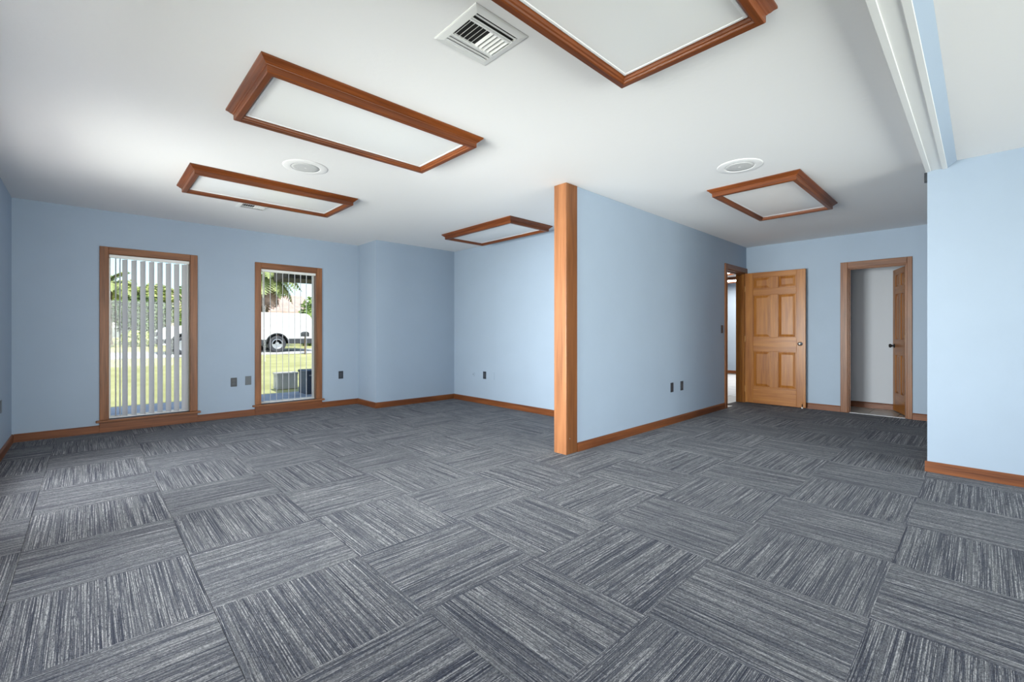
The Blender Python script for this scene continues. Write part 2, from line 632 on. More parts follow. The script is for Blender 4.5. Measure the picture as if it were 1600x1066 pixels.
# header beam with its blue painted cove
hd = empty('trim_1', (XL, 0.247, 2.362))
struct(hd, 'white boxed header beam crossing the ceiling at upper right', 'beam')
HX0, HX1 = 0.0, XR - XL
boxes('beam_box', [(HX0, HX1, -0.062, 0.062, 0.008, H - 2.362)], M['white'], hd)
boxes('edge_strip', [(HX0, HX1, -0.062, -0.032, 0.0, 0.008)], M['white'], hd, 0.002)
boxes('edge_strip', [(HX0, HX1, 0.032, 0.062, 0.0, 0.008)], M['white'], hd, 0.002)
cv = prism('blue_cove', [(-0.0622, 0.006), (-0.0622, HR - 2.362), (-0.113, HR - 2.362)], 'x', HX0, HX1, M['blue'], hd)
cv['label'] = 'light blue painted cove along the beam'
sh = boxes('trim_gap_shade', [(XR + 0.002, XR + 0.03, YR + 0.0005, YR + 0.018, 2.288, 2.362)], M['plate'])  # dark box in place of the shaded gap between header and wall
struct(sh, 'small dark block for the shaded gap under the far edge of the white header beam', 'block')


# ------------------------------------------------------------------ baseboards
BBH, BBT = 0.082, 0.014


def bb_profile(sign=1):
    return [(0, 0), (BBT, 0), (BBT, BBH - 0.014), (BBT * 0.72, BBH - 0.006), (BBT * 0.55, BBH), (0, BBH)]


def baseboard(name, axis, a0, a1, p, sgn, label):
    """p = wall face, sgn = direction into the room"""
    pts = [(p + sgn * u, v) for u, v in bb_profile()]
    o = prism(name, pts, axis, a0, a1, M['base_x' if axis == 'x' else 'base_y'])
    return struct(o, label, 'baseboard')


baseboard('baseboard_left', 'y', YB, YW, XL, 1, 'reddish wood baseboard along the left wall')
baseboard('baseboard_far_a', 'x', XL + BBT, 0.092, YW, -1, 'reddish wood baseboard left of the first window')
baseboard('baseboard_far_b', 'x', 0.978, 1.607, YW, -1, 'reddish wood baseboard between the two windows')
baseboard('baseboard_far_c', 'x', 2.480, XJ, YW, -1, 'reddish wood baseboard right of the second window')
baseboard('baseboard_jog', 'y', YA, YW - BBT, XJ, -1, 'short reddish wood baseboard on the wall return')
baseboard('baseboard_alcove_far', 'x', XJ - BBT, XA, YA, -1, 'reddish wood baseboard on the alcove far wall')
baseboard('baseboard_alcove_right', 'y', YP + PT, YA - BBT, XA, -1, 'reddish wood baseboard on the alcove right wall')
baseboard('baseboard_partition', 'x', 3.262, 6.675, YP, -1, 'reddish wood baseboard along the partition wall')
baseboard('baseboard_back_a', 'y', 1.352, YP - 0.03, XB, -1, 'reddish wood baseboard between the two doors')
baseboard('baseboard_back_b', 'y', YR, 0.606, XB, -1, 'reddish wood baseboard right of the narrow doorway')
bbr = baseboard('baseboard_right', 'y', YB, YR + BBT, XR, -1, 'reddish wood baseboard on the near right wall')
baseboard('baseboard_hall', 'x', XR, XB - BBT, YR, 1, 'reddish wood baseboard on the passage side wall')

# ------------------------------------------------------------------ wooden post at the partition's end
post = empty('wooden_post', (3.17, 2.63, 0))
tag(post, 'tall stained wooden post at the near end of the partition wall', 'post')
PX0, PX1, PY0, PY1 = 3.098 - 3.17, 3.258 - 3.17, 2.560 - 2.63, 2.702 - 2.63
boxes('front_board', [(PX0, PX0 + 0.02, PY0, PY1, 0.0005, H - 0.001)], M['post_z'], post, 0.003, 2)
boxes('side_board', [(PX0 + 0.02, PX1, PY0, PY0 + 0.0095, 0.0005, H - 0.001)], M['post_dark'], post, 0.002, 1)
boxes('side_board', [(PX0 + 0.02, PX1, PY1 - 0.002, PY1 + 0.006, 0.0005, H - 0.001)], M['post_z'], post, 0.002, 1)
boxes('core', [(PX0 + 0.02, 3.245 - 3.17, PY0 + 0.0095, PY1 - 0.002, 0.0005, H - 0.001)], M['post_z'], post)
bm = bmesh.new()
add_lathe(bm, [(0.0045, 0), (0.004, 0.0012), (0, 0.0016)], 10, Matrix.Translation((PX0 + 0.05, PY0, 0.14)) @ Matrix.Rotation(math.pi / 2, 4, 'X'))
nl = finish('nail_head', bm, M['steel'], post)

# ------------------------------------------------------------------ windows with casing, sill and panes
def window(name, axis, face, sgn, op, label, cas=0.068, apron=True, depth=T):
    """op = (u0,u1,z0,z1); face = wall face in the room; sgn = direction into the room"""
    u0, u1, z0, z1 = op
    root = empty(name, (0, 0, 0))
    struct(root, label, 'window')

    def B(nm, a0, a1, d0, d1, c0, c1, mat, bev=0.0, par=None):
        p0, p1 = sorted((face + sgn * d0, face + sgn * d1))
        bx_ = (a0, a1, p0, p1, c0, c1) if axis == 'x' else (p0, p1, a0, a1, c0, c1)
        return boxes(nm, [bx_], mat, par or root, bev, 2)
    tu = M['trim_x' if axis == 'x' else 'trim_y']
    tz = M['trim_z']
    # casing proud of the wall
    B('casing_side', u0 - cas, u0 + 0.006, 0.0, 0.018, z0, z1 + cas, tz, 0.004)
    B('casing_side', u1 - 0.006, u1 + cas, 0.0, 0.018, z0, z1 + cas, tz, 0.004)
    B('casing_head', u0 + 0.006, u1 - 0.006, 0.0, 0.0175, z1 - 0.006, z1 + cas, tu, 0.004)
    # stool and apron
    B('sill', u0 - cas - 0.03, u1 + cas + 0.03, -0.06, 0.045, z0 - 0.024, z0, tu, 0.006)
    if apron:
        B('apron', u0 - cas, u1 + cas, 0.0, 0.020, 0.0, z0 - 0.024, M['base_x' if axis == 'x' else 'base_y'], 0.003)
    # wooden jamb lining
    B('jamb', u0, u0 + 0.010, -0.075, 0.0, z0, z1, tz)
    B('jamb', u1 - 0.010, u1, -0.075, 0.0, z0, z1, tz)
    B('jamb', u0 + 0.010, u1 - 0.010, -0.075, 0.0, z1 - 0.010, z1, tu)
    # white vinyl sash
    s = 0.026
    B('sash_side', u0, u0 + s, -0.125, -0.080, z0, z1, M['vinyl'], 0.003)
    B('sash_side', u1 - s, u1, -0.125, -0.080, z0, z1, M['vinyl'], 0.003)
    B('sash_head', u0 + s, u1 - s, -0.125, -0.080, z1 - s, z1, M['vinyl'], 0.003)
    B('sash_foot', u0 + s, u1 - s, -0.125, -0.080, z0, z0 + s, M['vinyl'], 0.003)
    B('pane', u0 + s, u1 - s, -0.106, -0.100, z0 + s, z1 - s, M['glass'])
    return root


window('window_1', 'x', YW, -1, W1, 'tall wood-framed window with open white vertical blind slats, nearer the left wall')
window('window_2', 'x', YW, -1, W2, 'tall wood-framed window with blind slats turned edge-on, second from the left')
n_ = 3
for a, b in LEFT_WINDOWS:  # unseen windows added as openings for the left fill lamps
    window('window_%d' % n_, 'y', XL, 1, (a, b, WZ0, WZ1), 'wood-framed window added in the left wall out of view', apron=False)
    n_ += 1
for a, b in REAR_WINDOWS:  # windows added behind the camera for the rear fill lamps
    window('window_%d' % n_, 'x', YB, 1, (a, b, WZ0, WZ1), 'wood-framed window added in the rear wall out of view', apron=False)
    n_ += 1


# ------------------------------------------------------------------ vertical blinds
def blind(op, angle, xs, label, wand_side=1, extra=None):
    u0, u1, z0, z1 = op
    yb = YW + 0.035
    root = empty('vertical_blind', ((u0 + u1) / 2, yb, z0))
    tag(root, label, 'blind')
    ox, oz = -(u0 + u1) / 2, -z0
    boxes('headrail', [(u0 + 0.012 + ox, u1 - 0.012 + ox, -0.022, 0.022, z1 - 0.045 + oz, z1 - 0.012 + oz)], M['vinyl'], root, 0.003, 2)
    zt, zb = z1 - 0.052 + oz, 0.018
    n = len(xs)
    hw = 0.0445
    me = None
    for k in range(n):
        if me is None:
            bm = bmesh.new()
            prof = []
            for i in range(7):
                s_ = -1 + 2 * i / 6
                prof.append((hw * s_, 0.006 * (1 - s_ * s_)))
            back = [(x, y - 0.0012) for x, y in prof[::-1]]
            add_prism(bm, prof + back, 'z', zb, zt)
            o = finish('slat', bm, M['slat'], root)
            me = o.data
        else:
            o = bpy.data.objects.new('slat', me)
            COL.objects.link(o)
            o.parent = root
        a = angle + (extra or {}).get(k, 0.0)
        o.location = (xs[k] + ox, 0, 0)
        o.rotation_euler = (0, 0, a)
        bm = bmesh.new()
        add_tube(bm, (0, 0, zt - 0.004), (0, 0, zt + 0.012), 0.004)
        add_box(bm, -0.003, 0.003, -0.001, 0.001, zt + 0.003, zt + 0.012)
        c = finish('slat_clip', bm, M['vinyl'], o)
    # spacer chain along the slats' feet
    bm = bmesh.new()
    for k in range(n - 1):
        xa, pitch = xs[k] + ox, xs[k + 1] - xs[k]
        for j in range(6):
            s_ = (j + 0.5) / 6
            sag = 0.010 * 4 * s_ * (1 - s_)
            bmesh.ops.create_icosphere(bm, subdivisions=1, radius=0.003, matrix=Matrix.Translation((xa + s_ * pitch, -0.01, zb + 0.012 - sag)))
    finish('bead_chain', bm, M['vinyl'], root)
    bm = bmesh.new()
    wx = (u1 - 0.03 if wand_side > 0 else u0 + 0.03) + ox
    add_tube(bm, (wx, -0.032, z1 - 0.03 + oz), (wx, -0.032, z1 - 0.85 + oz), 0.0045)
    add_tube(bm, (wx, -0.020, z1 - 0.03 + oz), (wx, -0.034, z1 - 0.03 + oz), 0.004)
    finish('wand', bm, M['vinyl'], root)
    return root


blind(W1, math.radians(-61), [0.226, 0.263] + [0.306 + 0.0785 * k for k in range(8)], 'white vertical blind with broad half-open slats in the left window',
      extra={0: math.radians(-26), 1: math.radians(-25), 9: math.radians(6)})
blind(W2, math.radians(90 - 16.4), [1.728 + 0.0785 * k for k in range(9)], 'white vertical blind with slats turned edge-on in the right window',
      wand_side=-1, extra={0: math.radians(-3), 1: math.radians(2)})


# ------------------------------------------------------------------ doors
def casing(root, axis, face, sgn, op, w=0.07, th=0.018, head_to=None, w0=None):
    u0, u1, z0, z1 = op

    def B(nm, a0, a1, d0, d1, c0, c1, mat, bev):
        p0, p1 = sorted((face + sgn * d0, face + sgn * d1))
        bx_ = (a0, a1, p0, p1, c0, c1) if axis == 'x' else (p0, p1, a0, a1, c0, c1)
        return boxes(nm, [bx_], mat, root, bev, 2)
    tu = M['trim_x' if axis == 'x' else 'trim_y']
    e0 = u0 - (w0 or w)
    e1 = u1 + w if head_to is None else head_to
    B('casing_side', e0, u0 + 0.004, 0, th, 0.0008, z1 + w, M['trim_z'], 0.004)
    B('casing_side', u1 - 0.004, e1, 0, th, 0.0008, z1 + w, M['trim_z'], 0.004)
    B('casing_head', u0 + 0.004, u1 - 0.004, 0, th, z1 - 0.004, z1 + w, tu, 0.004)
    return tu


def jambs(root, axis, p0, p1, op, stop_at, jt=0.016, mz='trim_z'):
    u0, u1, z0, z1 = op

    def B(nm, a0, a1, q0, q1, c0, c1, mat):
        bx_ = (a0, a1, q0, q1, c0, c1) if axis == 'x' else (q0, q1, a0, a1, c0, c1)
        return boxes(nm, [bx_], mat, root, 0.0015)
    tu = M['trim_x' if axis == 'x' else 'trim_y']
    B('jamb', u0, u0 + jt, p0, p1, 0.0008, z1, M[mz])
    B('jamb', u1 - jt, u1, p0, p1, 0.0008, z1, M[mz])
    B('jamb_head', u0 + jt, u1 - jt, p0, p1, z1 - jt, z1, tu)
    s0, s1 = stop_at
    B('stop', u0 + jt, u0 + jt + 0.012, s0, s1, 0.0008, z1 - jt, M[mz])
    B('stop', u1 - jt - 0.012, u1 - jt, s0, s1, 0.0008, z1 - jt, M[mz])
    B('stop_head', u0 + jt + 0.012, u1 - jt - 0.012, s0, s1, z1 - jt - 0.012, z1 - jt, tu)


def door_leaf(root, name, width, height, loc, rotz, knob_mat, knob_z, stile=0.115, mull=0.10, knob_u=0.065):
    """six-panel leaf: local Y = width from the hinge, local X = thickness (0..0.035), both faces panelled"""
    th = 0.035
    leaf = empty(name, loc, rotz)
    leaf.parent = root
    pw = (width - 2 * stile - mull) / 2
    k = height / 2.0
    rails = [(0.0, 0.255 * k), (0.80 * k, 1.01 * k), (1.655 * k, 1.75 * k), (1.925 * k, height)]
    # stiles, mullions and rails
    bm = bmesh.new()
    add_box(bm, 0, th, 0, stile, 0, height, 0.003)
    add_box(bm, 0, th, width - stile, width, 0, height, 0.003)
    finish('stile', bm, M['door_z'], leaf)
    for (a, b) in rails:
        boxes('rail', [(0.0, th, stile, width - stile, a, b)], M['door_y'], leaf, 0.002)
    opens = [(rails[0][1], rails[1][0]), (rails[1][1], rails[2][0]), (rails[2][1], rails[3][0])]
    for (a, b) in opens:
        boxes('mullion', [(0.0, th, stile + pw, stile + pw + mull, a, b)], M['door_z'], leaf, 0.002)
        for u in (stile, stile + pw + mull):
            bm = bmesh.new()
            # raised and fielded panel
            cx = th / 2
            r = min(0.045, pw * 0.28)
            lay = []
            for sx in (-1, 1):
                o_ = [(cx + sx * 0.004, u, a), (cx + sx * 0.004, u + pw, a), (cx + sx * 0.004, u + pw, b), (cx + sx * 0.004, u, b)]
                m_ = [(cx + sx * 0.005, u + 0.012, a + 0.012), (cx + sx * 0.005, u + pw - 0.012, a + 0.012), (cx + sx * 0.005, u + pw - 0.012, b - 0.012), (cx + sx * 0.005, u + 0.012, b - 0.012)]
                i_ = [(cx + sx * 0.0145, u + r, a + r), (cx + sx * 0.0145, u + pw - r, a + r), (cx + sx * 0.0145, u + pw - r, b - r), (cx + sx * 0.0145, u + r, b - r)]
                ov = [bm.verts.new(p) for p in o_]
                mv = [bm.verts.new(p) for p in m_]
                iv = [bm.verts.new(p) for p in i_]
                for q in range(4):
                    w_ = (q + 1) % 4
                    bm.faces.new((ov[q], ov[w_], mv[w_], mv[q]))
                    bm.faces.new((mv[q], mv[w_], iv[w_], iv[q]))
                bm.faces.new(iv)
                lay.append(ov)
            for q in range(4):
                w_ = (q + 1) % 4
                bm.faces.new((lay[0][q], lay[0][w_], lay[1][w_], lay[1][q]))
            finish('door_panel', bm, M['door_z'], leaf)
            # sticking around the panel
            bm = bmesh.new()
            for xx in (0.004, th - 0.004):
                for (y0, y1, z0, z1) in ((u, u + 0.007, a, b), (u + pw - 0.007, u + pw, a, b), (u, u + pw, a, a + 0.007), (u, u + pw, b - 0.007, b)):
                    add_box(bm, xx - 0.003, xx + 0.003, y0, y1, z0, z1)
            finish('panel_moulding', bm, M['door_z'], leaf)
    # knob on both faces
    bm = bmesh.new()
    prof = [(0.0, 0.0), (0.030, 0.0), (0.030, 0.004), (0.024, 0.007), (0.011, 0.010), (0.010, 0.026), (0.020, 0.032), (0.027, 0.042), (0.0265, 0.050), (0.020, 0.058), (0.0, 0.061)]
    for sx in (-1, 1):
        base = Matrix.Translation((0.0 if sx < 0 else th, width - knob_u, knob_z)) @ Matrix.Rotation(sx * math.pi / 2, 4, 'Y')
        add_lathe(bm, prof, 20, base)
    kn = finish('door_knob', bm, knob_mat, leaf, smooth=True)
    return leaf


# --- door 1: six-panel leaf swung open against the back wall
d1 = empty('door_1', (7.12, YP, 0))
struct(d1, 'open six-panel golden wood door swung against the back wall', 'door')
d1.location = (0, 0, 0)
casing(d1, 'x', YP, -1, DO1, w=0.072, head_to=XB - 0.0005)
jambs(d1, 'x', YP + 0.0, YP + PT, DO1, (YP + 0.045, YP + PT - 0.045), mz='door_z')
leaf1 = door_leaf(d1, 'door_leaf', 0.805, 1.998, (7.462, 2.548, 0.016), 0, M['steel'], 0.918)
# local Y runs from the hinge towards the free edge: turn it to point along -Y, face to -X
leaf1.rotation_euler = (0, 0, math.radians(180 + 1.5))
# kick-down holder at the free bottom corner
bm = bmesh.new()
add_box(bm, 0.035, 0.039, 0.745, 0.785, 0.045, 0.085, 0.001)
add_box(bm, 0.039, 0.052, 0.755, 0.775, 0.05, 0.075, 0.003)
ds = finish('kick_down_holder', bm, M['door_y'], leaf1)
bm = bmesh.new()
add_tube(bm, (0.046, 0.765, 0.002), (0.046, 0.765, 0.052), 0.005)
finish('holder_arm', bm, M['bronze'], leaf1)
bm = bmesh.new()
add_lathe(bm, [(0, -0.013), (0.009, -0.013), (0.0115, -0.006), (0.0115, 0.004), (0.006, 0.008), (0, 0.008)], 14, Matrix.Translation((0.046, 0.765, 0.002)))
finish('rubber_tip', bm, M['rubber'], leaf1)
for hz in (0.22, 1.0, 1.78):
    bm = bmesh.new()
    add_tube(bm, (7.472, YP - 0.008, hz - 0.045), (7.472, YP - 0.008, hz + 0.045), 0.006)
    finish('hinge', bm, M['brass'], d1)

# --- door 2: narrow doorway to a small tiled room, leaf opened inward
d2 = empty('door_2', (0, 0, 0))
struct(d2, 'narrow wood-cased doorway to a small tiled room, door ajar inside', 'door')
casing(d2, 'y', XB, -1, DO2, w=0.075, w0=0.047)
jambs(d2, 'y', XB, XB + 0.1, DO2, (XB + 0.03, XB + 0.06))
leaf2 = door_leaf(d2, 'door_leaf', 0.56, 1.955, (XB + 0.118, DO2[0] + 0.018, 0.012), 0, M['bronze'], 0.90, stile=0.10, mull=0.085, knob_u=0.06)
leaf2.rotation_euler = (0, 0, math.radians(-90 + 20.0))
for hz in (0.25, 1.02, 1.76):
    bm = bmesh.new()
    add_tube(bm, (XB + 0.094, DO2[0] + 0.030, hz - 0.045), (XB + 0.094, DO2[0] + 0.030, hz + 0.045), 0.007)
    add_box(bm, XB + 0.06, XB + 0.094, DO2[0] + 0.0162, DO2[0] + 0.019, hz - 0.044, hz + 0.044)
    finish('hinge', bm, M['brass'], d2)
boxes('threshold', [(XB - 0.002, XB + 0.02, DO2[0] + 0.02, DO2[1] - 0.02, 0.0008, 0.006)], M['lampmetal'], d2, 0.001)

# small room behind door 2
XC = 8.27
cf = boxes('floor_closet', [(XB, XC + 0.1, 0.2, 1.9, -0.12, -0.006)], M['grout'])
struct(cf, 'beige tile floor of the small room behind the narrow doorway', 'floor')
TS = 0.302
for i in range(-1, 3):
    for j in range(0, 6):
        x0 = XB + 0.021 + i * TS + 0.10
        y0 = 0.16 + j * TS
        xa, xb, ya, yb_ = max(x0 + 0.003, XB + 0.021), min(x0 + TS - 0.003, XC), max(y0 + 0.003, 0.21), min(y0 + TS - 0.003, 1.89)
        if xb - xa < 0.02 or yb_ - ya < 0.02:
            continue
        boxes('floor_tile', [(xa, xb, ya, yb_, -0.006, 0.0)], M['tile'], cf, 0.001)
wall_run('wall_closet_far', 'y', 0.2, 1.9, XC, XC + 0.1, [], M['pale'], 'pale grey wall inside the small tiled room')
wall_run('wall_closet_left', 'x', XB + 0.1, XC, 1.8, 1.9, [], M['pale'], 'pale grey left wall inside the small tiled room')
wall_run('wall_closet_right', 'x', XB + 0.1, XC, 0.2, 0.3, [], M['pale'], 'pale grey right wall inside the small tiled room')
baseboard('baseboard_closet', 'y', 0.3, 1.8, XC, -1, 'wood baseboard inside the small tiled room')

# --- room beyond door 1
XF = 12.55
fo = boxes('floor_beyond', [(XA + 0.1, XF + 0.1, YP + 0.0, YW, -0.14, -0.02), (XB + 0.1, XF + 0.1, 1.9, YP, -0.14, -0.02)], M['grout'])
struct(fo, 'tile floor of the room beyond the open door, window brightness in its pale colour', 'floor')
TB = 0.46
for i in range(12):
    for j in range(9):
        x0 = 6.74 + i * TB
        y0 = YP + 0.002 + j * TB
        if x0 + TB > XF:
            continue
        if j > 1 + i * 0.5 or j < i * 0.28 - 2:
            continue
        boxes('floor_tile', [(x0 + 0.003, x0 + TB - 0.003, y0 + 0.003, y0 + TB - 0.003, -0.02, 0.0)], M['tile'] if (i < 3 and j == 0) else M['tile_glare'], fo, 0.001)
wall_run('wall_beyond_end', 'y', 1.9, YW, XF, XF + 0.1, [], M['blue'], 'light blue end wall seen through the open door')
wall_run('wall_beyond_far', 'x', XA + 0.1, XF, YW - 0.1, YW, [], M['blue'], 'light blue far wall of the room beyond the door')
wall_run('wall_beyond_near', 'x', XB + 0.1, XF, 1.9, 2.0, [], M['blue'], 'light blue near wall of the room beyond the door')
baseboard('baseboard_beyond', 'y', 2.0, YW - 0.1, XF, -1, 'wood baseboard seen through the open door')


# ------------------------------------------------------------------ ceiling light boxes
def ceiling_light(x0, x1, y0, y1, label, lit=False):
    cx, cy = (x0 + x1) / 2, (y0 + y1) / 2
    root = empty('ceiling_light', (cx, cy, H))
    tag(root, label, 'ceiling light', 'wood-framed ceiling lights')
    prof = [(0.0, 0.0), (0.0, -0.009), (0.005, -0.013), (0.012, -0.018), (0.021, -0.028), (0.028, -0.032), (0.030, -0.036),
            (0.034, -0.038), (0.034, -0.066), (0.038, -0.070), (0.064, -0.070), (0.069, -0.067), (0.072, -0.060), (0.077, -0.056), (0.080, -0.047), (0.084, -0.043), (0.085, 0.0)]
    hx, hy = (x1 - x0) / 2, (y1 - y0) / 2

    def corner(o, sx, sy):
        return (sx * (hx - o), sy * (hy - o))
    sides = [((-1, -1), (1, -1), 'x'), ((1, -1), (1, 1), 'y'), ((1, 1), (-1, 1), 'x'), ((-1, 1), (-1, -1), 'y')]
    for a, b, ax in sides:
        bm = bmesh.new()
        A = []
        Bv = []
        for o_, z in prof:
            ca, cb = corner(o_, *a), corner(o_, *b)
            A.append(bm.verts.new((ca[0], ca[1], z)))
            Bv.append(bm.verts.new((cb[0], cb[1], z)))
        for i in range(len(prof) - 1):
            bm.faces.new((A[i], A[i + 1], Bv[i + 1], Bv[i]))
        bm.faces.new(A)
        bm.faces.new(Bv[::-1])
        bm.faces.new((A[0], Bv[0], Bv[-1], A[-1]))
        finish('frame_rail', bm, M['lamp_x' if ax == 'x' else 'lamp_y'], root)
    ix, iy = hx - 0.085, hy - 0.085
    w = 0.015
    zp = -0.044
    boxes('pan_rim', [(-ix, ix, -iy, -iy + w, zp, -0.002), (-ix, ix, iy - w, iy, zp, -0.002), (-ix, -ix + w, -iy + w, iy - w, zp, -0.002), (ix - w, ix, -iy + w, iy - w, zp, -0.002)], M['lampmetal'], root, 0.003, 2)
    # slightly bowed acrylic sheet
    bm = bmesh.new()
    N, K = 14, 8
    gx, gy = ix - w, iy - w
    grid = []
    for i in range(N + 1):
        row = []
        for j in range(K + 1):
            u, v = i / N * 2 - 1, j / K * 2 - 1
            row.append(bm.verts.new((u * gx, v * gy, zp + 0.0025 - 0.008 * (1 - u * u) * (1 - v * v))))
        grid.append(row)
    for i in range(N):
        for j in range(K):
            bm.faces.new((grid[i][j], grid[i][j + 1], grid[i + 1][j + 1], grid[i + 1][j]))
    finish('diffuser', bm, M['lit'] if lit else M['diff'], root, smooth=True)
    return root


ceiling_light(0.600, 1.980, 2.370, 3.130, 'wood-framed ceiling light box at centre left, between the round speaker and square vent')
ceiling_light(0.585, 1.965, 4.310, 5.045, 'wood-framed ceiling light box nearest the two windows')
ceiling_light(3.515, 4.250, 3.730, 5.105, 'wood-framed ceiling light box over the alcove beside the wooden post')
ceiling_light(4.235, 5.615, 1.030, 1.790, 'wood-framed ceiling light box in front of the doors')
ceiling_light(0.680, 2.060, 0.580, 1.335, 'wood-framed ceiling light box cut off by the top edge of the photo')
ceiling_light(9.55, 10.35, 3.15, 4.55, 'lit wood-framed ceiling light seen through the open door, nearer of two', True)
ceiling_light(11.25, 12.05, 3.55, 4.95, 'lit wood-framed ceiling light seen through the open door, farther of two', True)

# ------------------------------------------------------------------ square ceiling register
def register(cx, cy, half, label, simple=False):
    root = empty('ceiling_vent', (cx, cy, H))
    tag(root, label, 'vent')
    b = half * 0.23
    i = half - b
    # bevelled border
    bm = bmesh.new()
    o1, o2, o3 = half, half - 0.006, i + 0.004
    rings = []
    for (r, z) in ((o1, -0.0002), (o1, -0.003), (o2, -0.006), (o3, -0.010), (i, -0.010), (i, -0.0002)):
        rings.append([bm.verts.new((sx * r, sy * r, z)) for sx, sy in ((-1, -1), (1, -1), (1, 1), (-1, 1))])
    for a, c in zip(rings[:-1], rings[1:]):
        for q in range(4):
            w_ = (q + 1) % 4
            bm.faces.new((a[q], a[w_], c[w_], c[q]))
    finish('border', bm, M['vent'], root)
    boxes('duct', [(-i, i, -i, i, -0.0015, -0.0004)], M['ventdark'], root)

    def louver(axis, pos, l0, l1, tilt, wid):
        bm = bmesh.new()
        dz = wid * math.sin(tilt)
        du = wid * math.cos(tilt)
        # slat: from the face edge up towards the duct, leaning by tilt
        p = [(pos, -0.012), (pos + 0.001, -0.0125), (pos + du + 0.001, -0.012 + dz), (pos + du, -0.0115 + dz)]
        if axis == 'y':
            add_prism(bm, p, 'y', l0, l1)
        else:
            add_prism(bm, p, 'x', l0, l1)
        return finish('louver', bm, M['vent'], root)
    yl, yh = -i + half * 0.34, i - half * 0.40
    # near-side louvres (low y) run along x
    for k in range(2):
        louver('x', -i + 0.004 + k * (half * 0.16), -i, i, math.radians(24), half * 0.13)
    # far-side louvres (high y), closed-looking
    for k in range(3):
        louver('x', yh + 0.004 + k * (half * 0.125), -i, i, math.radians(12), half * 0.135)
    n = 10
    for k in range(n):
        x = -i + 0.006 + k * (2 * i - 0.012) / n
        if k < n / 2:
            louver('y', x, yl, yh, math.radians(40), 0.013)
        else:
            louver('y', x + 0.016, yl, yh, math.radians(138), 0.0125)
    boxes('divider', [(-i, i, yl - 0.004, yl, -0.012, -0.002)], M['vent'], root)
    boxes('divider', [(-i, i, yh, yh + 0.004, -0.012, -0.002)], M['vent'], root)
    return root


register(1.297, 1.570, 0.152, 'square white louvred ceiling vent beside the large light boxes')
register(1.275, 5.315, 0.140, 'small white ceiling vent half hidden behind the light box near the windows')


# ------------------------------------------------------------------ round ceiling speakers
def speaker(cx, cy, label):
    root = empty('ceiling_speaker', (cx, cy, H))
    tag(root, label, 'speaker', 'round ceiling speakers')
    bm = bmesh.new()
    add_lathe(bm, [(0.168, -0.0003), (0.167, -0.003), (0.160, -0.0055), (0.132, -0.0065), (0.114, -0.008), (0.106, -0.006), (0.106, -0.0003)], 48)
    finish('ring', bm, M['ceil'], root, smooth=True)
    bm = bmesh.new()
    add_lathe(bm, [(0.1055, -0.002), (0.1055, -0.0055), (0.08, -0.0075), (0.0, -0.009)], 48)
    finish('grille', bm, M['grille'], root, smooth=True)
    bm = bmesh.new()
    add_lathe(bm, [(0.010, -0.0086), (0.009, -0.0098), (0, -0.0102)], 16)
    finish('badge', bm, M['white'], root)
    return root


speaker(1.283, 3.785, 'round ceiling speaker between the two left-hand light boxes')
speaker(3.815, 1.350, 'round ceiling speaker beside the light box in front of the doors')


# ------------------------------------------------------------------ wall plates
def wall_plate(axis, face, sgn, u, z, kind, label, mat='plate', cat='outlet', w=0.070, h=0.114):
    root = empty('wall_outlet' if cat == 'outlet' else 'wall_switch' if cat == 'switch' else 'blank_plate', (0, 0, 0))
    if axis == 'x':
        root.location = (u, face, z)
        root.rotation_euler = (0, 0, 0 if sgn < 0 else math.pi)
    else:
        root.location = (face, u, z)
        root.rotation_euler = (0, 0, -math.pi / 2 if sgn < 0 else math.pi / 2)
    # local: plate faces -Y
    tag(root, label, cat)
    bm = bmesh.new()
    add_box(bm, -w / 2, w / 2, -0.006, -0.0002, -h / 2, h / 2, 0.003, 2)
    finish('cover', bm, M[mat], root)
    if kind == 'duplex':
        for s in (-1, 1):
            bm = bmesh.new()
            n = 16
            pts = []
            for i in range(n):
                a = 2 * math.pi * i / n
                pts.append((0.0165 * math.cos(a), s * 0.0195 + max(-0.0135, min(0.0135, 0.0172 * math.sin(a)))))
            add_prism(bm, pts, 'y', -0.0078, -0.0055)
            r = finish('receptacle', bm, M['plate_in'], root)
            boxes('slots', [(-0.0075, -0.0055, -0.0081, -0.0077, s * 0.0195 - 0.001, s * 0.0195 + 0.008), (0.0055, 0.0075, -0.0081, -0.0077, s * 0.0195 - 0.001, s * 0.0195 + 0.007), (-0.002, 0.002, -0.0081, -0.0077, s * 0.0195 - 0.010, s * 0.0195 - 0.006)], M['slot'], r)
        scr = [0.0]
    elif kind == 'rocker':
        boxes('insert', [(-0.0165, 0.0165, -0.0085, -0.0055, -0.033, 0.033)], M['plate_in'], root, 0.002, 2)
        scr = [-0.048, 0.048]
    elif kind == 'toggle':
        boxes('toggle', [(-0.005, 0.005, -0.016, -0.005, -0.003, 0.012)], M['plate_in'], root, 0.002)
        scr = [-0.03, 0.03]
    else:
        scr = [-0.042, 0.042]
    for zz in scr:
        bm = bmesh.new()
        add_lathe(bm, [(0.003, 0.0055), (0.003, 0.0065), (0, 0.0070)], 10, Matrix.Translation((0, 0, zz)) @ Matrix.Rotation(math.pi / 2, 4, 'X'))
        finish('screw', bm, M['plate_in'] if mat != 'blue' else M['blue'], root)
    return root


